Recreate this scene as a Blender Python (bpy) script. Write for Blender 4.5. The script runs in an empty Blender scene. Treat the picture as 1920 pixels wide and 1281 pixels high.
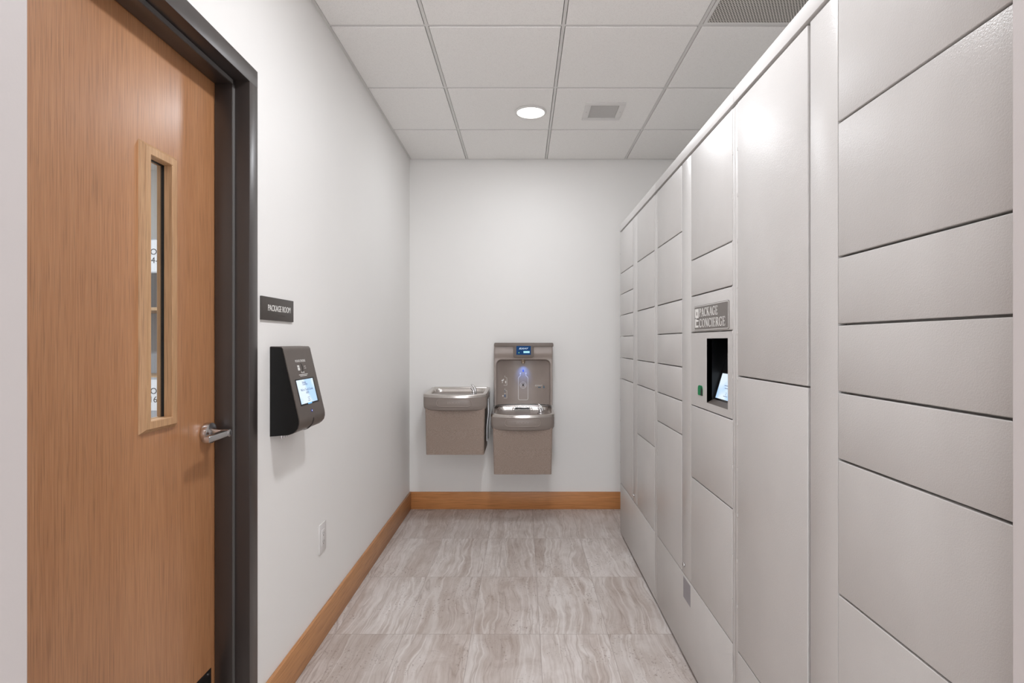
import bpy, bmesh, math, random
from mathutils import Vector, Matrix
random.seed(7)
C = bpy.context.scene
COL = C.collection
PI = math.pi
# ------------------------------------------------------------------ camera
EYE = 1.287                                   # eye height
cam_d = bpy.data.cameras.new('camera')
cam = bpy.data.objects.new('camera', cam_d); COL.objects.link(cam)
cam.location = (0, 0, EYE); cam.rotation_euler = (PI/2, 0, 0)
cam_d.sensor_width = 36; cam_d.lens = 36*1051/1920
cam_d.shift_x = -20/1920; cam_d.shift_y = 0.5/1920
cam_d.clip_start = 0.02
C.camera = cam
# ------------------------------------------------------------------ world, exposure
w = bpy.data.worlds.new('world'); C.world = w; w.use_nodes = True
w.node_tree.nodes['Background'].inputs[0].default_value = (.965, .985, 1.03, 1)
w.node_tree.nodes['Background'].inputs[1].default_value = 4.2
vs = C.view_settings
vs.view_transform = 'Standard'; vs.look = 'None'; vs.gamma = 1; vs.use_curve_mapping = False
vs.exposure = 0.2
# ------------------------------------------------------------------ sizes of the place
CEIL = 2.692
XL, XR = -0.871, 1.33                         # side walls of the alcove
YB = 4.32                                     # far wall
XF = 0.651                                    # locker fronts
YN0, YN1 = 0.56, 0.68                         # wall with the opening
OL, OR_ = -0.600, 0.5935                      # opening edges
LAMPS = [(0.049, 3.418, 6.6), (0.10, 1.60, 15.5), (0.2, -0.75, 18), (-1.5, -1.9, 2), (1.5, -1.9, 2), (-1.4, -0.6, 2), (1.5, -0.6, 2), (-2.2, 2.4, 50)]  # lobby corner and package room lamps are unseen, added as fill
def ceiling_lamp_light(i, x, y, e):
    d = bpy.data.lights.new('downlight_lamp', 'AREA'); d.shape = 'DISK'; d.size = .165; d.energy = e
    d.color = (.96, .985, 1.03)
    o = bpy.data.objects.new('downlight_lamp', d); COL.objects.link(o)
    return o

# ------------------------------------------------------------------ helpers
class MB:
    def __init__(s): s.bm = bmesh.new()
    def _add(s, tmp):
        me = bpy.data.meshes.new('t'); tmp.to_mesh(me); tmp.free(); s.bm.from_mesh(me); bpy.data.meshes.remove(me); return s
    def box(s, x0, x1, y0, y1, z0, z1, bev=0, seg=2, mat=None):
        b = bmesh.new()
        bmesh.ops.create_cube(b, size=1)
        for v in b.verts:
            v.co = Vector(((x0+x1)/2+v.co.x*(x1-x0), (y0+y1)/2+v.co.y*(y1-y0), (z0+z1)/2+v.co.z*(z1-z0)))
        if bev: bmesh.ops.bevel(b, geom=b.edges[:], offset=bev, segments=seg, affect='EDGES', profile=.5)
        if mat is not None: bmesh.ops.transform(b, matrix=mat, verts=b.verts)
        return s._add(b)
    def poly(s, pts, vec, bev=0, seg=2):
        """prism: polygon pts extruded by vec"""
        b = bmesh.new()
        a = [b.verts.new(Vector(p)) for p in pts]; vec = Vector(vec)
        c = [b.verts.new(Vector(p)+vec) for p in pts]; n = len(pts)
        f0 = b.faces.new(a); f1 = b.faces.new(c[::-1])
        for i in range(n): b.faces.new((a[i], c[i], c[(i+1) % n], a[(i+1) % n]))
        bmesh.ops.recalc_face_normals(b, faces=b.faces[:])
        if bev:
            es = [e for e in b.edges if (e.verts[0] in a) == (e.verts[1] in a)]
            bmesh.ops.bevel(b, geom=es, offset=bev, segments=seg, affect='EDGES', profile=.5)
        return s._add(b)
    def loft(s, rings, cap0=True, cap1=True, closed=True):
        b = bmesh.new()
        R = [[b.verts.new(Vector(p)) for p in r] for r in rings]; n = len(rings[0])
        for i in range(len(R)-1):
            for j in range(n if closed else n-1):
                k = (j+1) % n
                b.faces.new((R[i][j], R[i][k], R[i+1][k], R[i+1][j]))
        if cap0: b.faces.new(R[0][::-1])
        if cap1: b.faces.new(R[-1])
        bmesh.ops.recalc_face_normals(b, faces=b.faces[:])
        return s._add(b)
    def tube(s, pts, rad, n=12):
        pts = [Vector(p) for p in pts]
        if not hasattr(rad, '__len__'): rad = [rad]*len(pts)
        rings = []; up = None
        for i, p in enumerate(pts):
            t = (pts[min(i+1, len(pts)-1)]-pts[max(i-1, 0)]).normalized()
            if up is None:
                up = Vector((0, 0, 1)) if abs(t.z) < .9 else Vector((1, 0, 0))
            a = t.cross(up).normalized(); up = a.cross(t).normalized()
            rings.append([p+(a*math.cos(2*PI*k/n)+up*math.sin(2*PI*k/n))*rad[i] for k in range(n)])
        return s.loft(rings)
    def cyl(s, c, ax, r, h, n=32, bev=0, r2=None):
        c = Vector(c); ax = Vector(ax).normalized(); r2 = r if r2 is None else r2
        if bev: return s.tube([c, c+ax*bev*.3, c+ax*bev, c+ax*(h-bev), c+ax*(h-bev*.3), c+ax*h], [r-bev, r-bev*.3, r, r2, r2-bev*.3, r2-bev], n)
        return s.tube([c, c+ax*h], [r, r2], n)
    def quad(s, a, b_, c, d):
        b = bmesh.new(); b.faces.new([b.verts.new(Vector(p)) for p in (a, b_, c, d)]); return s._add(b)

def finish(name, bm, m, parent=None, smooth=35):
    me = bpy.data.meshes.new(name)
    off = Vector((0, 0, 0)); q = parent
    while q is not None: off += q.location; q = q.parent
    if off.length: bmesh.ops.translate(bm, verts=bm.verts, vec=-off)
    bm.to_mesh(me); bm.free()
    if m: me.materials.append(m)
    if smooth:
        me.shade_smooth()
        try: me.set_sharp_from_angle(angle=math.radians(smooth))
        except Exception: pass
    o = bpy.data.objects.new(name, me); COL.objects.link(o)
    if parent is not None: o.parent = parent
    return o
def part(name, mb, m, parent, label=None, smooth=35):
    o = finish(name, mb.bm, m, parent, smooth)
    if label: o['label'] = label
    return o
def struct(name, mb, m, smooth=35):
    o = finish(name, mb.bm, m, None, smooth); o['kind'] = 'structure'; return o
def thing(name, label, cat, loc, group=None):
    o = bpy.data.objects.new(name, None); COL.objects.link(o); o.location = loc; o.empty_display_size = .05
    if cat is None: o['kind'] = 'structure'
    else: o['category'] = cat
    if label: o['label'] = label
    if group: o['group'] = group
    return o
FAR = (Vector((1, 0, 0)), Vector((0, 0, 1)), Vector((0, -1, 0)))
LEFT = (Vector((0, 1, 0)), Vector((0, 0, 1)), Vector((1, 0, 0)))
LOCK = (Vector((0, -1, 0)), Vector((0, 0, 1)), Vector((-1, 0, 0)))
def text_mb(mb, s, size, org, fr, depth=.0006, xs=1, shear=0, align='CENTER', bold=0):
    cu = bpy.data.curves.new('txt', 'FONT'); cu.body = s; cu.size = size; cu.align_x = align; cu.align_y = 'CENTER'
    cu.shear = shear; cu.extrude = depth/2; cu.offset = bold; cu.resolution_u = 3
    o = bpy.data.objects.new('txt', cu); COL.objects.link(o)
    bpy.context.view_layer.update()
    dg = bpy.context.evaluated_depsgraph_get()
    me = bpy.data.meshes.new_from_object(o.evaluated_get(dg))
    r, u, n = fr; org = Vector(org)
    for v in me.vertices:
        c = v.co.copy(); v.co = org+r*(c.x*xs)+u*c.y+n*(c.z+depth/2)
    mb.bm.from_mesh(me)
    bpy.data.objects.remove(o); bpy.data.meshes.remove(me); bpy.data.curves.remove(cu)
    return mb
def ribbon(mb, pts, widths, org, fr, depth=.0006, closed=False):
    """flat stroke along 2D pts in a frame"""
    r, u, n = fr; org = Vector(org); N = len(pts)
    if not hasattr(widths, '__len__'): widths = [widths]*N
    L = []; R = []
    for i, p in enumerate(pts):
        if closed: a, b = pts[(i-1) % N], pts[(i+1) % N]
        else: a, b = pts[max(i-1, 0)], pts[min(i+1, N-1)]
        tx, ty = b[0]-a[0], b[1]-a[1]; l = math.hypot(tx, ty) or 1
        nx, ny = -ty/l, tx/l; h = widths[i]/2
        L.append(org+r*(p[0]+nx*h)+u*(p[1]+ny*h)); R.append(org+r*(p[0]-nx*h)+u*(p[1]-ny*h))
    rings = [[L[i], R[i], R[i]+n*depth, L[i]+n*depth] for i in range(N)]
    if closed: rings.append(rings[0])
    return mb.loft(rings, cap0=not closed, cap1=not closed)
def arc(cx, cy, rx, ry, a0, a1, n=14):
    return [(cx+rx*math.cos(math.radians(a0+(a1-a0)*i/n)), cy+ry*math.sin(math.radians(a0+(a1-a0)*i/n))) for i in range(n+1)]
def rrect(x0, x1, y0, y1, r, n=6):
    if not hasattr(r, '__len__'): r = (r,)*4
    out = []
    for (cx, cy, a, rr) in ((x1-r[0], y1-r[0], 0, r[0]), (x0+r[1], y1-r[1], 90, r[1]), (x0+r[2], y0+r[2], 180, r[2]), (x1-r[3], y0+r[3], 270, r[3])):
        if rr < 1e-6: out.append((cx, cy))
        else: out += arc(cx, cy, rr, rr, a, a+90, n)
    return out

# ---- condensed serif capitals for the locker brand plate
def serif_glyph(ch):
    S = []                                    # strokes: (points, widths)
    T, t = .125, .045                           # thick, thin
    def st(x, y0=0, y1=1): S.append(([(x, y0), (x, y1)], T)); 
    def sf(x, y, w_=.3): S.append(([(x-w_/2, y+(.02 if y < .5 else -.02)), (x+w_/2, y+(.02 if y < .5 else -.02))], .045))
    def curve(p):
        n = len(p); ws = []
        for i in range(n):
            a, b = p[max(i-1, 0)], p[min(i+1, n-1)]; l = math.hypot(b[0]-a[0], b[1]-a[1]) or 1
            ws.append(t+(T-t)*abs(b[1]-a[1])/l)
        S.append((p, ws))
    if ch == 'P':
        st(.15); sf(.15, 0); sf(.12, 1, .24); curve([(.15, .97)]+arc(.34, .74, .22, .23, 90, -90)+[(.15, .51)]); W = .66
    elif ch == 'R':
        st(.15); sf(.15, 0); sf(.12, 1, .24); curve([(.15, .97)]+arc(.34, .75, .2, .22, 90, -90)+[(.15, .53)]); S.append(([(.34, .53), (.66, .02)], T)); sf(.68, 0, .16); W = .76
    elif ch == 'A':
        S.append(([(.06, 0), (.36, 1)], t)); S.append(([(.36, 1), (.64, 0)], T)); S.append(([(.16, .33), (.52, .33)], t)); sf(.07, 0, .22); sf(.64, 0, .28); W = .76
    elif ch in 'CG':
        curve(arc(.4, .5, .32, .48, 42, 318, 24)); S.append(([(.64, .72), (.64, .98)], t))
        if ch == 'G': S.append(([(.62, .04), (.62, .42)], T*.9)); sf(.6, .44, .28)
        else: S.append(([(.64, .02), (.64, .22)], t*.8))
        W = .8
    elif ch == 'K':
        st(.15); sf(.15, 0); sf(.15, 1); S.append(([(.2, .42), (.6, .98)], t)); S.append(([(.3, .56), (.66, .02)], T)); sf(.66, 0, .24); sf(.6, 1, .24); W = .78
    elif ch == 'E':
        st(.15); S.append(([(.02, .02), (.56, .02)], .045)); S.append(([(.02, .98), (.54, .98)], .045)); S.append(([(.15, .51), (.44, .51)], .045))
        S.append(([(.55, 0), (.57, .22)], t)); S.append(([(.53, 1), (.55, .8)], t)); S.append(([(.44, .41), (.44, .61)], t*.8)); W = .66
    elif ch == 'O':
        p = arc(.41, .5, .33, .48, 0, 360, 32); curve(p); W = .84
    elif ch == 'N':
        S.append(([(.15, 0), (.15, 1)], t)); S.append(([(.15, 1), (.66, 0)], T)); S.append(([(.66, 0), (.66, 1)], t)); sf(.15, 0, .24); sf(.1, 1, .2); sf(.66, 1, .24); W = .82
    else:
        st(.17); sf(.17, 0); sf(.17, 1); W = .36
    return S, W+.05
def serif_text(mb, s, h, org, fr, width):
    gs = [serif_glyph(c) for c in s]; tot = sum(g[1] for g in gs); k = width/tot
    x = 0
    for S, W in gs:
        for pts, ws in S:
            q = [((x+p[0])*k, p[1]*h) for p in pts]
            kk = min(k, h*1.0)
            if hasattr(ws, '__len__'): ww = [a*kk for a in ws]
            else: ww = ws*(kk if abs(pts[0][1]-pts[-1][1]) > .1 else h)
            ribbon(mb, q, ww, org, fr)
        x += W
    return mb

# ------------------------------------------------------------------ materials
def srgb(r, g, b):
    f = lambda c: (c/255/12.92) if c/255 <= .04045 else ((c/255+.055)/1.055)**2.4
    return (f(r), f(g), f(b), 1)
class N:
    def __init__(s, name):
        s.m = bpy.data.materials.new(name); s.m.use_nodes = True; s.t = s.m.node_tree
        s.b = s.t.nodes['Principled BSDF']; s.tc = None
    def new(s, ty, **kw):
        n = s.t.nodes.new(ty)
        for k, v in kw.items(): setattr(n, k, v)
        return n
    def link(s, a, b): s.t.links.new(a, b)
    def inp(s, k, v):
        if hasattr(v, 'is_output'): s.link(v, s.b.inputs[k])
        else: s.b.inputs[k].default_value = v
    def obj(s):
        if s.tc is None: s.tc = s.new('ShaderNodeTexCoord')
        return s.tc.outputs['Object']
    def mapped(s, scale, src=None, loc=None):
        n = s.new('ShaderNodeMapping'); n.inputs['Scale'].default_value = scale
        s.link(src or s.obj(), n.inputs['Vector'])
        if loc is not None: s.link(loc, n.inputs['Location'])
        return n.outputs[0]
    def noise(s, scale=5, detail=3, rough=.5, dist=0, vec=None):
        n = s.new('ShaderNodeTexNoise'); n.inputs['Scale'].default_value = scale; n.inputs['Detail'].default_value = detail
        n.inputs['Roughness'].default_value = rough; n.inputs['Distortion'].default_value = dist
        s.link(vec or s.obj(), n.inputs['Vector']); return n.outputs[0]
    def ramp(s, fac, stops):
        n = s.new('ShaderNodeValToRGB'); e = n.color_ramp.elements
        while len(e) < len(stops): e.new(.5)
        for i, (p, c) in enumerate(stops): e[i].position = p; e[i].color = c
        s.link(fac, n.inputs[0]); return n.outputs[0]
    def mix(s, f, a, b, mode='MIX'):
        n = s.new('ShaderNodeMix', data_type='RGBA', blend_type=mode)
        for i, v in ((0, f), (6, a), (7, b)):
            if hasattr(v, 'is_output'): s.link(v, n.inputs[i])
            else: n.inputs[i].default_value = v
        return n.outputs[2]
    def math(s, op, a, b=None, c=None):
        n = s.new('ShaderNodeMath', operation=op)
        for i, v in enumerate((a, b, c)):
            if v is None: continue
            if hasattr(v, 'is_output'): s.link(v, n.inputs[i])
            else: n.inputs[i].default_value = v
        return n.outputs[0]
    def sep(s, v):
        n = s.new('ShaderNodeSeparateXYZ'); s.link(v, n.inputs[0]); return n.outputs
    def comb(s, x, y, z):
        n = s.new('ShaderNodeCombineXYZ')
        for i, v in enumerate((x, y, z)):
            if hasattr(v, 'is_output'): s.link(v, n.inputs[i])
            else: n.inputs[i].default_value = v
        return n.outputs[0]
    def bump(s, h, strength=.2, dist=.001):
        n = s.new('ShaderNodeBump'); n.inputs['Strength'].default_value = strength; n.inputs['Distance'].default_value = dist
        s.link(h, n.inputs['Height']); s.link(n.outputs[0], s.b.inputs['Normal'])
def plain(name, col, rough=.5, metal=0, var=.04, vscale=40, bump=0, bscale=300, spec=.5, coat=0):
    n = N(name); c = srgb(*col); d = tuple(x*(1-var) for x in c[:3])+(1,)
    n.inp('Base Color', n.ramp(n.noise(vscale, 3), [(.3, d), (.7, c)]))
    n.inp('Roughness', rough); n.inp('Metallic', metal); n.inp('Specular IOR Level', spec)
    if coat: n.inp('Coat Weight', coat); n.inp('Coat Roughness', .3)
    if bump: n.bump(n.noise(bscale, 2), bump, .001)
    return n.m
def emis(name, col, st, base=(5, 5, 5)):
    n = N(name); n.inp('Base Color', srgb(*base)); n.inp('Emission Color', srgb(*col)); n.inp('Emission Strength', st); n.inp('Roughness', .5); n.inp('Specular IOR Level', .15)
    return n.m
M = {}
M['wall'] = plain('painted_wall', (239, 237, 234), .55, var=.012, vscale=3, bump=.12, bscale=260, spec=.3)
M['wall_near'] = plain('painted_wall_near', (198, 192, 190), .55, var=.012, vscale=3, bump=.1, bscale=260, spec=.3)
n = N('ceiling_tile'); n.inp('Base Color', n.ramp(n.noise(260, 4, .7), [(.32, srgb(236, 234, 231)), (.5, srgb(251, 249, 246))])); n.inp('Roughness', .9)
n.bump(n.noise(420, 4, .7), .25, .001); M['tile'] = n.m
M['tee'] = plain('white_metal_tee', (226, 224, 221), .45, var=.01)
M['gap'] = plain('ceiling_reveal', (175, 172, 168), .9)
M['white_metal'] = plain('white_enamel', (230, 228, 225), .4, var=.01)
M['louver'] = plain('grey_white_louver', (205, 203, 200), .45, var=.02)
M['duct'] = plain('dark_duct', (70, 68, 66), .7)

def make_floor():
    n = N('travertine_tile'); x, y, z = n.sep(n.obj())
    u = n.math('DIVIDE', n.math('ADD', x, .225), .3); v = n.math('DIVIDE', n.math('SUBTRACT', y, .067), .6)
    iu, iv = n.math('FLOOR', u), n.math('FLOOR', v); fu, fv = n.math('FRACT', u), n.math('FRACT', v)
    wn = n.new('ShaderNodeTexWhiteNoise', noise_dimensions='2D'); n.link(n.comb(iu, iv, 0), wn.inputs['Vector'])
    r, g, b = n.sep(wn.outputs['Color'])
    ox = n.math('MULTIPLY', r, 37); oy = n.math('MULTIPLY', g, 23)
    p = n.comb(n.math('ADD', x, ox), n.math('ADD', y, oy), n.math('MULTIPLY', b, 9))
    warp = n.noise(2.2, 3, .5, 0, n.mapped((1.5, 1.0, 1), p))
    warp2 = n.noise(14, 2, .5, 0, n.mapped((1, .6, 1), p))
    px, py, pz = n.sep(p)
    qx = n.math('ADD', px, n.math('ADD', n.math('MULTIPLY', warp, .13), n.math('MULTIPLY', warp2, .012)))
    q = n.comb(qx, n.math('MULTIPLY', py, .05), pz)
    bands = n.noise(9, 6, .6, .1, q)
    fine = n.noise(70, 5, .7, .2, q)
    cloud = n.noise(4, 5, .62, 1.0, n.mapped((2.0, 1, 1), p))
    base = n.ramp(bands, [(.30, srgb(158, 144, 135)), (.40, srgb(186, 176, 170)), (.44, srgb(214, 209, 206)), (.47, srgb(196, 188, 183)), (.53, srgb(206, 200, 196)), (.56, srgb(180, 169, 162)), (.59, srgb(220, 216, 213)), (.66, srgb(199, 191, 186)), (.74, srgb(172, 159, 151))])
    grp = n.ramp(n.noise(3.6, 2, .5, .1, q), [(.55, (0, 0, 0, 1)), (.585, (1, 1, 1, 1))])
    base = n.mix(n.math('MULTIPLY', grp, .65), base, srgb(166, 151, 141))
    base = n.mix(.33, base, n.ramp(fine, [(.32, srgb(166, 153, 145)), (.62, srgb(226, 221, 218))]))
    base = n.mix(.3, base, n.ramp(cloud, [(.34, srgb(172, 160, 152)), (.62, srgb(222, 216, 213))]))
    vein = n.math('ABSOLUTE', n.math('SUBTRACT', n.noise(7, 2, .5, .2, q), .52))
    vm = n.ramp(vein, [(0, (1, 1, 1, 1)), (.016, (0, 0, 0, 1))])
    base = n.mix(n.math('MULTIPLY', vm, .5), base, srgb(224, 220, 217))
    dv = n.math('ABSOLUTE', n.math('SUBTRACT', n.noise(9, 3, .6, .3, q), .44))
    base = n.mix(n.math('MULTIPLY', n.ramp(dv, [(0, (1, 1, 1, 1)), (.010, (0, 0, 0, 1))]), .4), base, srgb(148, 135, 126))
    # pits
    pit = n.ramp(n.noise(110, 2, .6, 0, n.mapped((1, .7, 1), p)), [(.61, (0, 0, 0, 1)), (.67, (1, 1, 1, 1))])
    pz2 = n.ramp(n.noise(5, 2, .5, 0, p), [(.46, (0, 0, 0, 1)), (.58, (1, 1, 1, 1))])
    base = n.mix(n.math('MULTIPLY', n.math('MULTIPLY', pit, pz2), .45), base, srgb(108, 94, 86))
    # each tile its own shade
    base = n.mix(.5, base, n.mix(n.math('MULTIPLY', b, .35), base, srgb(150, 138, 130)))
    # grout
    eu = n.math('MULTIPLY', n.math('MINIMUM', fu, n.math('SUBTRACT', 1, fu)), .3)
    ev = n.math('MULTIPLY', n.math('MINIMUM', fv, n.math('SUBTRACT', 1, fv)), .6)
    gr = n.math('LESS_THAN', n.math('MINIMUM', eu, ev), .0015)
    base = n.mix(n.math('MULTIPLY', gr, .65), base, srgb(160, 151, 145))
    bc = n.new('ShaderNodeBrightContrast'); bc.inputs['Contrast'].default_value = .22; bc.inputs['Bright'].default_value = -.01
    n.link(base, bc.inputs['Color'])
    n.inp('Base Color', bc.outputs[0]); n.inp('Roughness', .42); n.inp('Specular IOR Level', .4)
    n.bump(fine, .06, .001)
    return n.m
M['floor'] = make_floor()
def oak(name, a, b, c, scale, rough=.35, coat=0.0):
    """a dark, b mid, c light; scale stretches the grain (small value = along the grain)"""
    n = N(name)
    g = n.noise(1, 4, .6, .15, n.mapped(tuple(s_*215 for s_ in scale)))
    br = n.noise(1, 3, .5, .4, n.mapped(tuple(s_*9 for s_ in scale)))
    pore = n.noise(1, 2, .5, 0, n.mapped(tuple(s_*330 for s_ in scale)))
    col = n.ramp(g, [(.3, srgb(*a)), (.5, srgb(*b)), (.72, srgb(*c))])
    col = n.mix(.35, col, n.ramp(br, [(.3, srgb(*a)), (.7, srgb(*c))]))
    col = n.mix(n.math('MULTIPLY', n.ramp(pore, [(.52, (0, 0, 0, 1)), (.66, (1, 1, 1, 1))]), .4), col, srgb(*[int(v*.72) for v in a]))
    n.inp('Base Color', col); n.inp('Roughness', rough); n.inp('Specular IOR Level', .45)
    if coat: n.inp('Coat Weight', coat); n.inp('Coat Roughness', .28)
    n.bump(g, .12, .0006)
    return n.m
M['oak_v'] = oak('oak_veneer_upright', (158, 105, 65), (179, 125, 83), (193, 142, 100), (1, 1, .025), .36, .6)
M['oak_trim'] = oak('oak_moulding', (172, 128, 88), (190, 149, 109), (206, 168, 128), (1, 1, .03), .45)
M['oak_y'] = oak('oak_baseboard_long', (158, 106, 64), (184, 130, 84), (198, 146, 100), (1, .02, 1), .42)
M['oak_x'] = oak('oak_baseboard_end_lit', (172, 112, 62), (198, 134, 80), (212, 150, 96), (.02, 1, 1), .42)  # far baseboard: extra light put into a brighter oak colour
M['frame'] = plain('bronze_door_frame', (46, 38, 35), .4, var=.08, vscale=12, spec=.8, coat=.4)
M['rubber'] = plain('grey_rubber_gasket', (95, 92, 90), .6)
M['kick'] = plain('black_kick_plate', (26, 23, 22), .4)
M['satin'] = plain('satin_chrome', (206, 204, 204), .18, 1, var=.02)
M['steel'] = plain('brushed_stainless', (214, 208, 203), .25, 1, var=.05, vscale=20)
n = N('locker_paint'); n.inp('Base Color', n.ramp(n.noise(6, 2), [(.3, srgb(197, 194, 191)), (.7, srgb(201, 198, 195))])); n.inp('Roughness', .31); n.inp('Specular IOR Level', .3)
n.bump(n.noise(380, 2, .6), .42, .0012); M['locker'] = n.m
M['locker_dark'] = plain('locker_inside', (60, 54, 50), .7)
M['cap'] = plain('locker_cap_paint', (202, 199, 196), .45, var=.01, bump=.1, bscale=400)
M['plinth'] = plain('dark_plinth', (40, 34, 32), .7)
M['black'] = plain('black_plastic', (13, 12, 11), .5, spec=.3, bump=.1, bscale=500)
M['blackgloss'] = plain('black_bezel', (7, 7, 8), .3, spec=.3)
M['bronze'] = plain('bronze_metal', (112, 103, 97), .42, .55, var=.05, bump=.06, bscale=500)
M['white_ink'] = plain('white_lettering', (232, 230, 226), .6, var=.01)
M['grey_ink'] = plain('grey_lettering', (120, 135, 170), .6, var=.01)
M['sign'] = plain('dark_sign_plate', (72, 66, 62), .5)
M['plate'] = plain('grey_brand_plate', (112, 106, 101), .4)
M['outlet'] = plain('white_outlet_plastic', (222, 219, 217), .4, var=.01)
n = N('granite_vinyl'); n.inp('Base Color', n.ramp(n.noise(330, 3, .7), [(.35, srgb(124, 106, 94)), (.5, srgb(146, 128, 116)), (.66, srgb(166, 150, 138))])); n.inp('Roughness', .45); n.inp('Metallic', .1); M['granite'] = n.m
M['apron'] = plain('grey_apron_plastic', (143, 132, 125), .38, var=.03)
M['filler'] = plain('taupe_plastic', (160, 147, 139), .36, var=.03, bump=.03, bscale=400)
M['filler_cap'] = plain('dark_taupe_plastic', (120, 109, 101), .45, var=.03)
M['blue_disp'] = emis('blue_display', (10, 58, 104), .9)
M['cyan'] = emis('lit_counter', (175, 232, 250), 1.0)
M['led_green'] = emis('green_led', (150, 235, 140), 1.2)
M['led_blue'] = emis('blue_led', (70, 110, 255), 3.0)
M['drop'] = plain('blue_drop_print', (24, 80, 170), .4)
M['drop_grey'] = plain('blue_drop_mark', (72, 98, 116), .5)
M['green'] = emis('green_scanner_window', (10, 120, 70), .35, (10, 90, 55))
M['paper'] = plain('white_paper', (228, 230, 234), .7, var=.01)
M['shelf_metal'] = plain('grey_blue_shelf', (170, 174, 180), .5)
M['shelf_wood'] = plain('shelf_board', (190, 160, 128), .5, var=.1)
n = N('screen_glow'); g = n.new('ShaderNodeTexGradient'); n.link(n.mapped((0, 0, 5)), g.inputs[0])
n.inp('Base Color', srgb(5, 5, 5)); n.inp('Emission Color', n.ramp(n.noise(7, 1), [(.42, srgb(178, 212, 247)), (.5, srgb(222, 236, 250))])); n.inp('Emission Strength', .95); n.inp('Roughness', .3); M['screen'] = n.m
# glass: clear pane
n = N('clear_glass'); t = n.t; t.nodes.remove(n.b)
tr = n.new('ShaderNodeBsdfTransparent'); tr.inputs[0].default_value = (.92, .95, .96, 1); gl = n.new('ShaderNodeBsdfGlossy'); gl.inputs['Roughness'].default_value = .02
fr = n.new('ShaderNodeLayerWeight'); mx = n.new('ShaderNodeMixShader')
n.link(n.math('MULTIPLY_ADD', n.math('POWER', fr.outputs[1], 4), .8, .04), mx.inputs[0]); n.link(tr.outputs[0], mx.inputs[1]); n.link(gl.outputs[0], mx.inputs[2]); n.link(mx.outputs[0], t.nodes['Material Output'].inputs[0]); M['glass'] = n.m
# perforated metal: rows of holes in a hexagonal pattern
def perf():
    n = N('perforated_metal'); x, y, z = n.sep(n.obj()); P = .0125; Q = P*.866*2
    def lat(ox, oy):
        a = n.math('SUBTRACT', n.math('FRACT', n.math('ADD', n.math('DIVIDE', x, P), 40+ox)), .5)
        b = n.math('SUBTRACT', n.math('FRACT', n.math('ADD', n.math('DIVIDE', y, Q), 40+oy)), .5)
        a = n.math('MULTIPLY', a, P); b = n.math('MULTIPLY', b, Q)
        return n.math('SQRT', n.math('ADD', n.math('MULTIPLY', a, a), n.math('MULTIPLY', b, b)))
    d = n.math('MINIMUM', lat(0, 0), lat(.5, .5)); h = n.math('LESS_THAN', d, .0042)
    n.inp('Base Color', n.mix(h, srgb(212, 208, 202), srgb(92, 86, 80))); n.inp('Roughness', .5); return n.m
M['perf'] = perf()
M['lamp'] = emis('lit_diffuser', (255, 250, 244), 3.0, (240, 240, 240))

# ================================================================== SETTING
WX = 2.6; WY = -3.0                           # lobby in front of the alcove
struct('floor', MB().box(-3.6, WX+.1, WY-.1, 4.8, -.05, 0), M['floor'], 0)
def wall(name, *b, m='wall'): return struct(name, MB().box(*b), M[m], 0)
wall('wall_far', XL-.14, XR+.1, YB, YB+.12, 0, CEIL+.1)
# left wall with the door opening (leaves room for the frame)
DY0, DY1, DH = .796, 1.826, 2.166             # outer edges of the frame
mb = MB().box(XL-.13, XL, DY1-.03, YB, 0, CEIL+.1).box(XL-.13, XL, YN1, DY0+.03, 0, CEIL+.1).box(XL-.13, XL, DY0+.03, DY1-.03, DH-.03, CEIL+.1)
struct('wall_left', mb, M['wall'], 0)
wall('wall_right', XR, XR+.1, YN1, YB, 0, CEIL+.1)
mb = MB().box(-WX, OL, YN0, YN1, 0, CEIL+.1, .002)
struct('wall_near_left', mb, M['wall_near'], 0)
mb = MB().box(OR_, WX, YN0, YN1, 0, CEIL+.1, .002)
struct('wall_near_right', mb, M['wall_near'], 0)
struct('wall_lobby_back', MB().box(-WX, -2.3, WY-.1, WY, 0, CEIL+.1).box(2.3, WX, WY-.1, WY, 0, CEIL+.1).box(-2.3, 2.3, WY-.1, WY, 0, .3).box(-2.3, 2.3, WY-.1, WY, 2.5, CEIL+.1), M['wall_near'], 0)
fill_win = thing('fill_window_1', None, None, (0, WY-.05, .3))  # unseen window added behind the camera to let in soft fill
wf = MB()
for x in (-2.3, -.79, .75, 2.26): wf.box(x, x+.04, WY-.09, WY-.02, .3, 2.5)
wf.box(-2.3, 2.3, WY-.09, WY-.02, .3, .34).box(-2.3, 2.3, WY-.09, WY-.02, 2.46, 2.5)
part('fill_window_frame', wf, M['frame'], fill_win)
wall('wall_lobby_left', -WX-.1, -WX, WY, YN1, 0, CEIL+.1, m='wall_near')
wall('wall_lobby_right', WX, WX+.1, WY, YN1, 0, CEIL+.1, m='wall_near')
# package room behind the door
wall('wall_store_far', -3.6, XL-.14, 4.6, 4.7, 0, CEIL+.1)
wall('wall_store_left', -3.6, -3.5, YN1, 4.6, 0, CEIL+.1)
wall('wall_store_near', -3.5, -2.71, YN1-.1, YN1, 0, CEIL+.1)
wall('wall_store_right', XL-.27, XL-.14, DY1+.2, 4.6, 0, CEIL+.1)
# baseboards
BH, BT = .132, .014
mb = MB().box(XL, XL+BT, DY1+.002, YB-BT, 0, BH, .0025); o = struct('baseboard_left', mb, M['oak_y'])
mb = MB().box(XL, XR, YB-BT, YB, 0, BH, .0025); struct('baseboard_far', mb, M['oak_x'])

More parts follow.
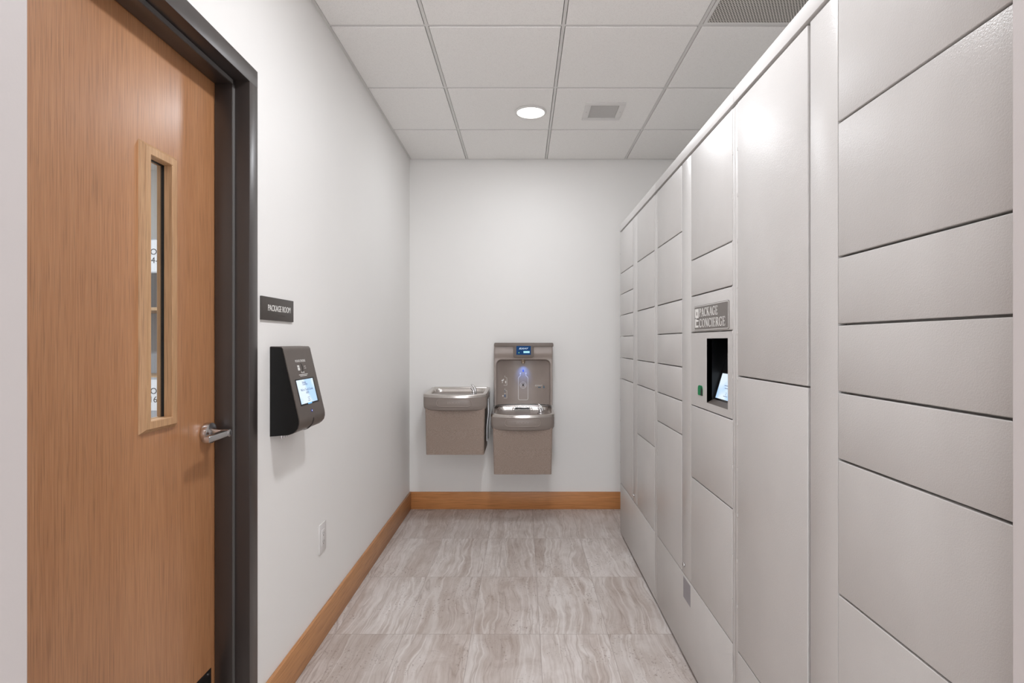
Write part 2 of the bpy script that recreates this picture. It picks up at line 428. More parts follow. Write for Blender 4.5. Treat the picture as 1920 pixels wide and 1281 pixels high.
# ceiling: tiles in a slim grid, continuous over both rooms
GX = [-.4275+.6085*k for k in range(-6, 7)]; GY = [4.319-.6095*k for k in range(0, 14)]
TW = .014; GAP = .003
ctile = MB(); cgrid = MB(); recess = MB()
recess.box(-3.6, WX+.1, WY-.1, 4.8, CEIL+.03, CEIL+.08)
def tiles(x0, x1, y0, y1):
    xs = [x0]+[g for g in GX if x0+.03 < g < x1-.03]+[x1]; ys = [y0]+[g for g in sorted(GY) if y0+.03 < g < y1-.03]+[y1]
    for i in range(len(xs)-1):
        for j in range(len(ys)-1):
            a, b, c, d = xs[i], xs[i+1], ys[j], ys[j+1]
            ia = (TW if i == 0 else TW/2)+GAP; ib = (TW if i == len(xs)-2 else TW/2)+GAP
            ic = (TW if j == 0 else TW/2)+GAP; id_ = (TW if j == len(ys)-2 else TW/2)+GAP
            if abs(a-.789) < .02 and abs(d-2.491) < .02: continue       # return grille
            a, b, c, d = a+ia, b-ib, c+ic, d-id_
            if a < .488 < b and c < 3.41 < d and x0 > -1:               # tile with the supply register
                hx0, hx1, hy0, hy1 = .395, .585, 3.31, 3.51
                for q in ((a, hx0, c, d), (hx1, b, c, d), (hx0, hx1, c, hy0), (hx0, hx1, hy1, d)):
                    ctile.box(*q, CEIL-.002, CEIL+.016)
            else: ctile.box(a, b, c, d, CEIL-.002, CEIL+.016, .0012, 1)
    for g in xs:
        e0, e1 = (g, g+TW) if g == x0 else ((g-TW, g) if g == x1 else (g-TW/2, g+TW/2))
        cgrid.box(e0, e1, y0, y1, CEIL+.002, CEIL+.03)
    for g in ys:
        e0, e1 = (g, g+TW) if g == y0 else ((g-TW, g) if g == y1 else (g-TW/2, g+TW/2))
        cgrid.box(x0, x1, e0, e1, CEIL+.0022, CEIL+.03)
tiles(XL, XR, YN1, YB)
tiles(OL, OR_, YN0, YN1)
tiles(-WX, WX, WY, YN0)
tiles(-3.5, XL-.27, YN1, 4.6)
ceil = struct('ceiling', ctile, M['tile'], 0)
part('ceiling_grid', cgrid, M['tee'], ceil, smooth=0)
part('grid_backing', recess, M['gap'], ceil, smooth=0)

# ================================================================== DOOR
door = thing('door_1', None, None, (-.967, 1.3, 0))
FF = -.863                                    # front of the frame
fr_ = MB()
IY0, IY1, IH = .850, 1.772, 2.111
def jamb(fr_, ya, yb, inner, sgn):
    # face strip, reveal, stop ; inner = opening edge, sgn = direction into the wall
    fr_.box(FF-.17, FF, min(inner, inner+sgn*.054), max(inner, inner+sgn*.054), 0, DH, .0015)
    fr_.box(-.965, -.910, min(inner-sgn*.016, inner+sgn*.002), max(inner-sgn*.016, inner+sgn*.002), 0, IH, .0012)
jamb(fr_, 0, 0, IY1, 1); jamb(fr_, 0, 0, IY0, -1)
fr_.box(FF-.1695, FF+.0002, IY0-.054, IY1+.054, IH, DH, .0015)
fr_.box(-.9648, -.9102, IY0, IY1, IH-.016, IH+.002, .0012)
part('door_frame', fr_, M['frame'], door)
part('gasket', MB().box(-.9105, -.9085, IY1-.0145, IY1-.0015, 0, IH-.016, .0005).box(-.9105, -.9085, IY0+.0015, IY0+.0145, 0, IH-.016).box(-.9105, -.9085, IY0+.0145, IY1-.0145, IH-.0145, IH-.0015), M['rubber'], door, 'grey rubber seal on the door stop')
# leaf with a vision opening
LX0, LX1 = -.995, -.967
VY0, VY1, VZ0, VZ1 = 1.441, 1.528, 1.083, 1.767     # clear opening of the window
lf = MB()
LY0, LY1 = IY0+.004, IY1-.004
e = .012
lf.box(LX0, LX1, LY0, VY0-e, .012, 2.106).box(LX0, LX1, VY1+e, LY1, .012, 2.106).box(LX0, LX1, VY0-e, VY1+e, .012, VZ0-e).box(LX0, LX1, VY0-e, VY1+e, VZ1+e, 2.106)
leaf = part('door_leaf', lf, M['oak_v'], door, 'brown oak veneer door leaf', smooth=0)
vf = MB()
# moulding: chamfered picture frame on each side, lining the opening
def mould(mb, xin, xout, ow=.037):
    prof = [(0, xin), (0, xout-.002*(1 if xout > xin else -1)), (-.002, xout), (-.02, xout), (-ow, xin+(xout-xin)*.25), (-ow, xin)]
    cs = [(VY0, VZ0, -1, -1), (VY1, VZ0, 1, -1), (VY1, VZ1, 1, 1), (VY0, VZ1, -1, 1)]
    rings = []
    for (y, z, sy, sz) in cs+[cs[0]]:
        rings.append([(p[1], y-sy*p[0], z-sz*p[0]) for p in prof])
    mb.loft(rings, cap0=False, cap1=False)
mould(vf, -.98, -.954); mould(vf, -.984, -.9985)
part('vision_frame', vf, M['oak_trim'], door, 'paler oak moulding round the slot window', smooth=20)
part('glass_pane', MB().box(-.984, -.980, VY0-.008, VY1+.008, VZ0-.008, VZ1+.008), M['glass'], door, smooth=0)
part('glazing_strip', MB().box(-.9865, -.9775, VY0-.0005, VY0+.0015, VZ0, VZ1).box(-.9865, -.9775, VY1-.0008, VY1+.0005, VZ0, VZ1).box(-.9865, -.9775, VY0, VY1, VZ1-.0015, VZ1+.0005), M['black'], door, smooth=0)
kp = part('kick_plate', MB().box(-.9675, -.9655, LY0+.025, 1.738, .025, .276, .0005), M['kick'], door, 'black kick plate')
part('screw', MB().cyl((-.9658, 1.722, .265), (1, 0, 0), .004, .0016, 12), M['satin'], kp)
lh = thing('lever_handle', None, 'x', (0, 0, 0)); del lh['category']; lh.parent = door
lh.location = Vector((-.967, 1.708, 1.009))-door.location
base = Vector((-.967, 1.708, 1.009))
part('rose', MB().cyl(base, (1, 0, 0), .0315, .021, 40, bev=.003), M['satin'], lh)
lv = MB().tube([base+Vector((.02, 0, 0)), base+Vector((.03, 0, 0)), base+Vector((.045, 0, 0)), base+Vector((.068, 0, 0))], [.017, .0135, .0115, .0115], 24)
lv.cyl(base+Vector((.066, 0, 0)), (1, 0, 0), .0118, .010, 28, bev=.0015)
lv.poly([base+Vector((.050, -.006, -.0095)), base+Vector((.0745, -.006, -.0095)), base+Vector((.0735, -.112, -.0115)), base+Vector((.060, -.112, -.0115))], (0, 0, .019), .003, 3)
part('lever', lv, M['satin'], lh)
part('key_slot', MB().box(base.x+.0758, base.x+.0766, 1.708-.001, 1.708+.001, 1.009-.005, 1.009+.005), M['blackgloss'], lh, smooth=0)

# ================================================================== LOCKERS
MOD = .1388; K0 = .3505
def K(k): return K0+MOD*k
TOPC = K(12)+.0                                # 2.016
def locker_unit(label, y_far, y_near, colA, spine, colB, doorsA, doorsB, name='parcel_locker_cabinet'):
    """columns given as (far y, near y)"""
    t = thing(name, label, 'locker', ((XF+1.30)/2, (y_far+y_near)/2, 0))
    g = .0012
    # carcass behind the fronts
    if 'concierge' in name:                     # room for the recessed screen
        a_, b_ = 1.745, 2.160
        c = MB().box(XF+.17, 1.30, y_near+g, y_far-g, .03, 2.012).box(XF+.020, XF+.171, y_near+g, a_, .03, 2.012).box(XF+.020, XF+.171, b_, y_far-g, .03, 2.012)
        c.box(XF+.020, XF+.171, a_, b_, .03, K(5)+.01).box(XF+.020, XF+.171, a_, b_, K(7)-.01, 2.012)
    else: c = MB().box(XF+.020, 1.30, y_near+g, y_far-g, .034, 2.012, .001)
    # stiles either side
    for a, b in ((y_near+g, colB[1]-.0012), (colA[0]+.0012, y_far-g)):
        if b-a > .004: c.box(XF+.001, XF+.022, a, b, .021, 2.010, .001)
    if abs(colA[0]-y_far) < .003: pass
    part('carcass', c, M['locker'], t)
    part('plinth', MB().box(XF+.07, 1.28, y_near+.01, y_far-.01, 0, .034), M['plinth'], t, 'dark recessed plinth', smooth=0)
    part('top_cap', MB().box(XF-.004, 1.302, y_near+g*.6, y_far-g*.6, 2.019, 2.061, .0015), M['cap'], t, 'paler top cap')
    part('spine_panel', MB().box(XF, XF+.0195, spine[1], spine[0], K0+.002, 2.011, .0012), M['locker'], t)
    part('base_panel', MB().box(XF, XF+.0195, colB[1], colA[0], .021, K0-.0025, .0014), M['locker'], t)
    out = {}
    for col, ks, tag in ((colA, doorsA, 'A'), (colB, doorsB, 'B')):
        for a, b in zip(ks[:-1], ks[1:]):      # a upper, b lower
            z0, z1 = K(b)+.0022, K(a)-.0022 if a < 12 else 2.011
            if (tag, a, b) in SPECIAL and 'concierge' in name: continue
            far, near = col
            if tag == 'A': near += .0075       # wide gap beside the spine
            else: far -= .001
            part('locker_door', MB().box(XF, XF+.0185, near+.0004, far-.0004, z0, z1, .0016, 3), M['locker'], t)
    # hinge pins along the outer edge of both columns
    for (yy, side) in ((colA[0]+.002, 0), (colB[1]-.002, 1)):
        for k in range(1, 12):
            zz = K(k)-.004
            part('hinge_pin', MB().cyl((XF+.0008, yy, zz-.006), (0, 0, 1), .0021, .010, 10), M['locker'], t)
    zl = K0+.04
    lk = part('lock', MB().cyl((XF-.006, spine[0]-.034, zl), (1, 0, 0), .0095, .007, 24, bev=.001), M['satin'], t, 'small round metal lock')
    part('keyhole', MB().box(XF-.0065, XF-.0058, spine[0]-.035, spine[0]-.033, zl-.004, zl+.004), M['blackgloss'], lk, smooth=0)
    return t
SPECIAL = {('B', 8, 7), ('B', 7, 5)}
ua = locker_unit('light grey parcel locker cabinet at the far end of the row, nearest the drinking fountains', 3.739, 2.737, (3.737, 3.305), (3.303, 3.184), (3.183, 2.766), [12, 10, 9, 8, 7, 6, 5, 0], [12, 10, 8, 6, 5, 3, 0])
ub = locker_unit('light grey middle locker cabinet with brand plate and recessed lit screen', 2.737, 1.723, (2.708, 2.290), (2.288, 2.168), (2.167, 1.741), [12, 10, 8, 7, 6, 5, 4, 0], [12, 9, 8, 7, 5, 3, 0], name='concierge_locker_cabinet')
ub.name = 'parcel_locker_cabinet'
uc = locker_unit('light grey nearest locker cabinet with one column of two tall doors, beside the opening', 1.723, .690, (1.698, 1.274), (1.269, 1.159), (1.158, .715), [12, 6, 0], [12, 10, 8, 7, 6, 5, 3, 0])
# brand panel and kiosk panel of the middle cabinet
y0, y1 = 1.7414, 2.1656
part('locker_door', MB().box(XF, XF+.0185, y0, y1, K(7)+.0022, K(8)-.0022, .0016, 3), M['locker'], ub)
ky0, ky1, kz0, kz1 = 1.779, 1.983, 1.287-.2155, 1.287+.0117
kp_ = MB().box(XF, XF+.0185, y0, ky0, K(5)+.0022, K(7)-.0022).box(XF, XF+.0185, ky1, y1, K(5)+.0022, K(7)-.0022).box(XF, XF+.0185, ky0, ky1, K(5)+.0022, kz0).box(XF, XF+.0185, ky0, ky1, kz1, K(7)-.0022)
kiosk = part('kiosk_panel', kp_, M['locker'], ub, smooth=0)
rc = MB()
d = .16; tk = .004; X0 = XF+.0005
rc.box(X0, XF+d, ky1, ky1+tk, kz0-tk, kz1+tk).box(X0, XF+d, ky0-tk, ky0, kz0-tk, kz1+tk).box(X0, XF+d, ky0, ky1, kz1, kz1+tk).box(X0, XF+d, ky0, ky1, kz0-tk, kz0)
rc.box(XF+d, XF+d+tk, ky0, ky1, kz0-tk, kz1+tk)
part('recess', rc, M['blackgloss'], kiosk, 'glossy black recess', smooth=0)
part('sill', MB().poly([(XF+.0005, ky0+.001, kz0), (XF+.04, ky0+.001, kz0), (XF+.04, ky0+.001, kz0+.02), (XF+.022, ky0+.001, kz0+.012), (XF+.001, ky0+.001, kz0+.001)], (0, ky1-ky0-.002, 0)), M['bronze'], kiosk, 'brown grey sill', smooth=0)
# tilted screen panel: foot near the opening, top leaning back
pa = Vector((XF+.024, 0, kz0+.012)); pb = Vector((XF+.085, 0, kz1-.01)); du = (pb-pa).normalized(); nn = Vector((-du.z, 0, du.x))
L_ = (pb-pa).length
def tilted(mb, ya, yb, s0, s1, off, th):
    q = [pa+du*s0+nn*off, pa+du*s1+nn*off, pa+du*s1+nn*(off+th), pa+du*s0+nn*(off+th)]
    return mb.poly([(p.x, ya, p.z) for p in q], (0, yb-ya, 0))
part('screen_panel', tilted(MB(), ky0+.002, ky1-.002, 0, L_, -.006, .006), M['blackgloss'], kiosk, smooth=0)
part('screen', tilted(MB(), ky0+.012, ky1-.016, .008, .097, 0, .001), M['screen'], kiosk, 'lit pale blue touch screen', smooth=0)
TF = (Vector((0, -1, 0)), du, nn)
tm = MB()
cy = (ky0+ky1)/2
text_mb(tm, 'Welcome', .0001, pa+Vector((0, cy, 0)), TF) if False else None
for s_, sz in ((.078, .5), (.056, 1.0), (.047, .8), (.032, .4), (.026, .4), (.020, .5)):
    yy = cy+.012*sz; p = pa+du*s_+nn*.0011+Vector((0, cy, 0))
    for i in range(-4, 5):
        if abs(i) <= 4*sz and not (sz == .4 and abs(i) == 1): tm.box(p.x-.0004, p.x+.0004, cy+i*.0075-.0027, cy+i*.0075+.0027, p.z-.0011, p.z+.0011)
part('screen_lines', tm, M['grey_ink'], kiosk, smooth=0)
# green scanner window
gp = rrect(-.027, .027, -.018, .018, (.014, .014, .002, .002), 5)
gy, gz = 2.053, 1.287-.178
part('scanner_window', MB().poly([(XF-.0012, gy+p[0], gz+p[1]) for p in gp], (.002, 0, 0)), M['green'], kiosk, 'green lit scanner window', smooth=0)
part('scanner_shade', MB().poly([(XF-.0016, gy-.027, gz-.018), (XF-.0016, gy-.027, gz+.004), (XF-.0016, gy-.010, gz+.015), (XF-.0016, gy-.004, gz-.018)], (.0008, 0, 0)), M['black'], kiosk, smooth=0)
# brand plate
bp0, bp1, bz0, bz1 = 1.765, 2.122, 1.287+.0405, 1.287+.1325
o3 = (XF, (bp0+bp1)/2, (bz0+bz1)/2)
def plate_poly(mb, inset, d0, d1, r=.006):
    pts = rrect(-(bp1-bp0)/2+inset, (bp1-bp0)/2-inset, -(bz1-bz0)/2+inset, (bz1-bz0)/2-inset, r, 4)
    return mb.poly([(XF-d0, o3[1]-p[0], o3[2]+p[1]) for p in pts], (-(d1-d0), 0, 0))
bpl = part('brand_plate', plate_poly(MB(), 0, 0, .0018), M['plate'], ub, 'grey brand plate', smooth=0)
bt = MB(); ob = Vector((XF-.0018, o3[1], o3[2]))
hw, hh = (bp1-bp0)/2, (bz1-bz0)/2
ribbon(bt, rrect(-hw+.004, hw-.004, -hh+.003, hh-.003, .005, 4), .0018, ob, LOCK, closed=True)
serif_text(bt, 'PACKAGE', .030, ob+LOCK[0]*(-.118)+LOCK[1]*.005, LOCK, .198)
serif_text(bt, 'CONCIERGE', .030, ob+LOCK[0]*(-.118)+LOCK[1]*(-.034), LOCK, .268)
part('lettering', bt, M['white_ink'], bpl, smooth=0)
em = MB()
def erect(x0, x1, z0, z1, mb, dd=.0006):
    return mb.box(XF-.0018-dd, XF-.0018, o3[1]-x1, o3[1]-x0, o3[2]+z0, o3[2]+z1)
erect(-.165, -.126, -.034, .035, em)
ed = MB()
for r_ in ((-.148, -.139, .011, .024), (-.126-.022, -.1255, -.004, .000), (-.165, -.158, -.0005, .003), (-.150, -.1258, -.026, -.012), (-.165, -.1255, -.0012, .0002), (-.139, -.1255, -.006, -.0035)):
    erect(*r_, ed, .001)
part('emblem', em, M['white_ink'], bpl, smooth=0); part('emblem_cutout', ed, M['plate'], bpl, smooth=0)
# sticker under the lock, across the seam below the spine
stk = MB().box(XF-.0006, XF, 2.175, 2.245+.025, K0-.095, K0-.012)
part('sticker', stk, plain('grey_sticker', (150, 146, 150), .5), ub, 'small grey sticker', smooth=0)

# ================================================================== SIGN, TERMINAL, OUTLET
sg = thing('room_sign', 'dark rectangular sign with white capitals beside the brown door frame', 'sign', (XL, 1.985, 1.361+.039))
part('sign_plate', MB().box(XL, XL+.007, 1.857, 2.114, 1.361, 1.361+.079, .0008), M['sign'], sg)
mb = MB(); text_mb(mb, 'PACKAGE ROOM', .030, (XL+.007, 1.994, 1.361+.041), LEFT, xs=.80, bold=.0002); part('lettering', mb, M['white_ink'], sg, smooth=0)
# braille hint below the words
mb = MB()
for i in range(8): mb.box(XL+.007, XL+.0078, 1.975+i*.008, 1.978+i*.008, 1.361+.017, 1.361+.0195)
part('braille', mb, M['sign'], sg, smooth=0)

tmn = thing('parcel_terminal', 'bronze and black wall terminal with lit screen below the dark sign', 'terminal', (XL, 2.055, EYE-.17))
TY0, TY1 = 1.931, 2.178
prof = [(0, -.018), (.034, -.019)]+[(.034+.010*math.sin(math.radians(a)), -.029+.010*math.cos(math.radians(a))) for a in (20, 45, 70)]
F0 = (.0442, -.031); F1 = (.0985, -.262)
prof += [F0, F1, (.1005, -.274), (.1005, -.286), (.097, -.299), (.089, -.309), (.078, -.317), (.062, -.3225), (.0, -.327)]
inner = MB().poly([(XL+p[0]*.985, TY0, EYE+p[1]) for p in prof], (0, TY1-TY0, 0))
part('housing', inner, M['black'], tmn, 'black side housing', smooth=30)
# bronze wrap-around sheet, a little proud of the housing
sheet = [(p[0]+.0015 if p[0] > .01 else p[0], p[1]+(.002 if i < 3 else 0)) for i, p in enumerate(prof[:-1])]
rings = []
for y in (TY0+.003, TY1+.0015):
    rings.append([(XL+max(p[0], .001), y, EYE+p[1]) for p in sheet]+[(XL+max(p[0]-.003, .0005), y, EYE+p[1]-(.002 if i < 3 else 0)) for i, p in reversed(list(enumerate(sheet)))])
part('front_cover', MB().loft(rings), M['bronze'], tmn, 'bronze front cover', smooth=40)
tdir = (Vector((F1[0]-F0[0], 0, F1[1]-F0[1]))).normalized(); tl = math.hypot(F1[0]-F0[0], F1[1]-F0[1]); tn = Vector((-tdir.z, 0, tdir.x))
O = Vector((XL+F0[0]+.0017, 0, EYE+F0[1]))
TT = (Vector((0, 1, 0)), -tdir, tn)
def tq(mb, ya, yb, t0, t1, off=0, th=.001):
    q = [O+tdir*tl*t0+tn*off, O+tdir*tl*t1+tn*off, O+tdir*tl*t1+tn*(off+th), O+tdir*tl*t0+tn*(off+th)]
    return mb.poly([(p.x, ya, p.z) for p in q], (0, yb-ya, 0))
part('bezel', tq(MB(), 1.972, 2.142, .445, .850), M['blackgloss'], tmn, smooth=0)
part('screen', tq(MB(), 1.976, 2.128, .462, .826, .001, .0008), M['screen'], tmn, 'lit pale blue screen', smooth=0)
def tpos(y, t, off): return O+tdir*tl*t+tn*off+Vector((0, y, 0))
tx = MB()
cyy = 2.052
text_mb(tx, 'Package', .011, tpos(2.040, .505, .0018), TT, .0003); text_mb(tx, 'Concierge', .011, tpos(2.044, .535, .0018), TT, .0003)
text_mb(tx, "We're Touch Screen", .0135, tpos(cyy, .620, .0018), TT, .0003); text_mb(tx, 'HERE', .0125, tpos(cyy, .670, .0018), TT, .0003)
for t_, w_ in ((.740, .018), (.765, .012), (.79, .02)): tq(tx, cyy-w_/2, cyy+w_/2, t_, t_+.008, .0018, .0003)
part('screen_text', tx, M['grey_ink'], tmn, smooth=0)
part('screen_tab', tq(MB(), 2.036, 2.070, .826, .846, .001, .001), emis('tab_glow', (120, 190, 245), 1), tmn, smooth=0)
tx = MB()
text_mb(tx, 'PACKAGE CONCIERGE', .0125, tpos(2.056, .170, 0), TT, .0003, xs=.72)
text_mb(tx, 'MEMBER', .0085, tpos(2.056, .352, 0), TT, .0003)
for t_, w_ in ((.379, .08), (.399, .062)): tq(tx, 2.056-w_/2, 2.056+w_/2, t_, t_+.009, 0, .0003)
tq(tx, 2.018, 2.036, .235, .262, 0, .0003); tq(tx, 2.018, 2.036, .268, .315, 0, .0003); tq(tx, 2.078, 2.094, .255, .263, 0, .0003); tq(tx, 2.078, 2.094, .285, .293, 0, .0003)
part('printing', tx, M['white_ink'], tmn, smooth=0)
mb = MB(); cpts = arc(.0, 0, .010, .016, -100, 100, 14)
ribbon(mb, [(p[0]-.006, p[1]) for p in cpts], [.001+.005*math.sin(PI*i/14) for i in range(15)], tpos(2.058, .277, 0), TT)
part('card_slot', mb, M['blackgloss'], tmn, smooth=0)
mb = MB(); c = tpos(2.056, .955, 0); mb.cyl(c, tn, .005, .001, 20); part('led_ring', mb, emis('blue_ring', (20, 30, 170), .6), tmn)
mb = MB(); mb.cyl(c+tn*.001, tn, .0022, .0006, 16); part('led', mb, emis('led_core', (190, 205, 255), 1.5), tmn)
# finger notch in the lower rounded lip
mb = MB()
nr = []
for i in range(9):
    a = i/8; px_ = [(.1002, -.272), (.1022, -.280), (.1022, -.287), (.0995, -.298), (.093, -.3075), (.085, -.3155), (.079, -.3195), (.073, -.3218), (.066, -.3235)][i]
    w_ = .0035+.010*math.sin(PI*a)
    nr.append([(XL+px_[0]+.0006, 2.062-w_*.5+a*.0, EYE+px_[1]-.0008), (XL+px_[0]+.0006, 2.062+w_*.5, EYE+px_[1]-.0008), (XL+px_[0]-.002, 2.062+w_*.5, EYE+px_[1]), (XL+px_[0]-.002, 2.062-w_*.5, EYE+px_[1])])
mb.loft(nr); part('slot', mb, M['blackgloss'], tmn)
for k in range(3): part('thumb_screw', MB().cyl((XL+.03, 1.955+k*.018, EYE-.337), (0, 0, 1), .005, .012, 14), M['satin'], tmn)

ol = thing('power_outlet', 'white duplex power outlet low on the left wall', 'outlet', (XL, 2.429, .44))
part('cover_plate', MB().box(XL, XL+.006, 2.389, 2.469, .377, .503, .002), M['outlet'], ol)
rr = MB(); rr.box(XL+.005, XL+.0078, 2.412, 2.446, .405, .475, .001)
rc_ = part('receptacle', rr, M['outlet'], ol)
mb = MB()
for zc in (.422, .458):
    mb.box(XL+.0076, XL+.0081, 2.4215, 2.4235, zc-.004, zc+.006).box(XL+.0076, XL+.0081, 2.4345, 2.4365, zc-.003, zc+.006).cyl((XL+.0075, 2.429, zc-.009), (1, 0, 0), .0028, .0006, 12)
part('slot', mb, M['sign'], rc_, smooth=0)
for zz in (.386, .44, .494): part('screw', MB().cyl((XL+.0055, 2.429, zz), (1, 0, 0), .003, .0028 if zz == .44 else .001, 12), M['outlet'], ol)

# ================================================================== DRINKING FOUNTAINS
def resample(pts, n):
    P = [Vector((p[0], p[1], 0)) for p in pts]; P.append(P[0]); L = [0]
    for i in range(len(P)-1): L.append(L[-1]+(P[i+1]-P[i]).length)
    out = []; j = 0
    for k in range(n):
        s_ = L[-1]*k/n
        while L[j+1] < s_: j += 1
        t = (s_-L[j])/((L[j+1]-L[j]) or 1); q = P[j].lerp(P[j+1], t); out.append((q.x, q.y))
    return out
def outline(hw, yb, yc, ym, r, n=96, rb=.004):
    """D-shaped plan: straight back at yb, front corners at yc, bowed to ym in the middle"""
    pts = [(0, yb)]
    pts += [(-hw+rb, yb)]+[(-hw+rb-rb*math.sin(math.radians(a)), yb-rb+rb*math.cos(math.radians(a))) for a in (30, 60, 90)]
    pts += arc(-hw+r, yc+r*.75, r, r, 180, 252, 8)
    m = pts[-1]; k = 14
    for i in range(1, 2*k):
        t = i/(2*k); x = m[0]+(-2*m[0])*t; s_ = (x/abs(m[0]))
        pts.append((x, ym+(m[1]-ym)*abs(s_)**2.2))
    pts += [(-p[0], p[1]) for p in reversed(pts[1:1+4+9])]
    return resample(pts, n)
def ring(ol_, z, zs=0, y0=0): return [(p[0], p[1], z+zs*(p[1]-y0)) for p in ol_]
def make_fountain(label, loc):
    """local coordinates: x centred, y absolute minus wall, z from the floor"""
    t = thing('drinking_fountain', label, 'drinking fountain', (0, 0, 0))
    W = YB
    c = MB()
    hw, hb = .209, .202
    rings = [[(-hb, W-.001, .494), (-hb, 3.932, .494), (hb, 3.932, .494), (hb, W-.001, .494)], [(-hw, W-.001, .83), (-hw, 3.925, .83), (hw, 3.925, .83), (hw, W-.001, .83)]]
    c.loft(rings)
    bmesh.ops.bevel(c.bm, geom=[e_ for e_ in c.bm.edges if abs(e_.verts[0].co.z-e_.verts[1].co.z) > .1], offset=.006, segments=3, affect='EDGES')
    part('cabinet', c, M['granite'], t, 'speckled brown cabinet')
    SL = .045
    A = MB()
    yc, ym = 3.925, 3.872
    rs = [ring(outline(.205, W-.002, yc+.02, ym+.022, .035), .806), ring(outline(.214, W-.002, yc+.008, ym+.010, .035), .812), ring(outline(.2215, W-.002, yc+.001, ym+.002, .035), .828), ring(outline(.2235, W-.002, yc, ym, .035), .850),
          ring(outline(.2235, W-.002, yc, ym, .035), .899, .03, 3.9)]
    A.loft(rs, cap0=True, cap1=True); part('apron', A, M['apron'], t, 'dark grey apron')
    B = MB()
    z0 = .897
    def O_(i, f=1): return outline(.2245-i, W-.0015-(i*.3 if i > .01 else 0), yc+i, ym-.002+i, max(.036-i*.4, .02))
    rs = [ring(O_(0), z0+.001, .03, 3.9), ring(O_(.0), z0+.016, SL, 3.9), ring(O_(.0012), z0+.0195, SL, 3.9), ring(O_(.004), z0+.0215, SL, 3.9)]
    inn = lambda i: outline(.196-i, W-.062-i*.8, yc+.040+i, ym+.034+i*1.2, max(.045-i*.3, .025), rb=.05-i*.3)
    rs += [ring(inn(-.004), z0+.0215, SL, 3.9), ring(inn(0), z0+.020, SL, 3.9), ring(inn(.004), z0+.015, SL, 3.9), ring(inn(.010), z0-.002, SL*.6, 3.9), ring(inn(.018), z0-.016, 0), ring(inn(.032), z0-.024, 0), ring(inn(.075), z0-.030, 0), ring(inn(.12), z0-.034)]
    B.loft(rs, cap0=False, cap1=True); part('basin', B, M['steel'], t, 'polished steel basin', smooth=50)
    # raised back ledge
    part('back_ledge', MB().box(-.205, .205, W-.040, W-.0015, .925, .941, .004, 3), M['steel'], t)
    bx_, by_ = .128, 3.975
    bz = z0+.0215+SL*(by_-3.9)-.003
    bub = MB().cyl((bx_, by_, bz-.01), (0, 0, 1), .023, .014, 24, bev=.003).cyl((bx_, by_, bz+.003), (0, 0, 1), .016, .018, 20, bev=.002)
    bub.tube([(bx_, by_, bz+.015), (bx_-.004, by_, bz+.026), (bx_-.013, by_+.002, bz+.036), (bx_-.022, by_+.003, bz+.042)], [.010, .0095, .008, .007], 14)
    # mouth guard: curved blade rising above the spout
    pts = [(bx_+.012, by_, bz+.004), (bx_+.013, by_, bz+.022), (bx_+.008, by_, bz+.040), (bx_-.004, by_, bz+.054), (bx_-.018, by_, bz+.066)]
    rr_ = [.009, .009, .008, .0065, .003]
    bub.tube(pts, rr_, 12)
    part('bubbler', bub, M['satin'], t, 'chrome bubbler spout')
    # push bar on the apron, following the bow
    def bow(x, off): return ym-.002+(yc-ym)*abs(x/.2)**2.2*.85-off
    pbm = MB(); HW, HH = .123, .0255; st_ = []
    for i in range(41):
        x = -HW*math.cos(PI*i/40); e_ = max(0, abs(x)-(HW-HH)); hz = max(.0006, math.sqrt(max(0, HH*HH-e_*e_)))
        st_.append([(x, bow(x, o_), .8635+z_) for o_, z_ in ((-.006, -hz), (.0025, -hz), (.0035, -hz*.9), (.0035, hz*.9), (.0025, hz), (-.006, hz))])
    pbm.loft(st_)
    pbo = part('push_bar', pbm, M['apron'], t, 'raised oval push bar', smooth=50)
    rim = rrect(-HW+.001, HW-.001, -HH+.001, HH-.001, .0244, 8); rim2 = []
    for i in range(len(rim)):
        p, q = rim[i], rim[(i+1) % len(rim)]; k_ = max(1, int(abs(q[0]-p[0])/.012))
        rim2 += [(p[0]+(q[0]-p[0])*j/k_, p[1]+(q[1]-p[1])*j/k_) for j in range(k_)]
    rim2.append(rim2[0])
    rb_ = MB(); rb_.tube([(p[0], bow(p[0], .0035), .8635+p[1]) for p in rim2], .0021, 8)
    part('push_bar_rim', rb_, M['filler'], pbo, smooth=60)  # highlight along the rim put into a paler colour than the bar
    tx_ = MB(); text_mb(tx_, 'ELKAY', .021, (0, ym-.0058, .8635), FAR, .0008, xs=1.5); part('embossed_name', tx_, M['filler'], pbo, smooth=0)
    # side lever strip and screws on the right of the apron
    part('side_panel_screw', MB().cyl((.2235, 4.1, .865), (1, 0, 0), .005, .002, 14), M['satin'], t)
    t.location = loc
    return t
f1 = make_fountain('higher drinking fountain on the left, without a bottle filler above it', (-.475, 0, 0))
f2 = make_fountain('lower drinking fountain on the right, under the bottle filler', (0, 0, -.138))
# cane apron strip on the right flank of the higher fountain
ms = MB()
yy = 4.13
prof_ = [(-.2475, .90), (-.2425, .90), (-.2405, .86), (-.2395, .80), (-.2465, .74), (-.2505, .70), (-.2505, .60), (-.2575, .60), (-.2575, .70), (-.2535, .745), (-.2465, .80), (-.2475, .86)]
ms.poly([(p[0], 3.99, p[1]-.02) for p in prof_], (0, .14, 0))
o = part('side_shield', ms, plain('pale_steel_strip', (176, 178, 180), .35, .4), f1, 'pale metal strip on its right flank')
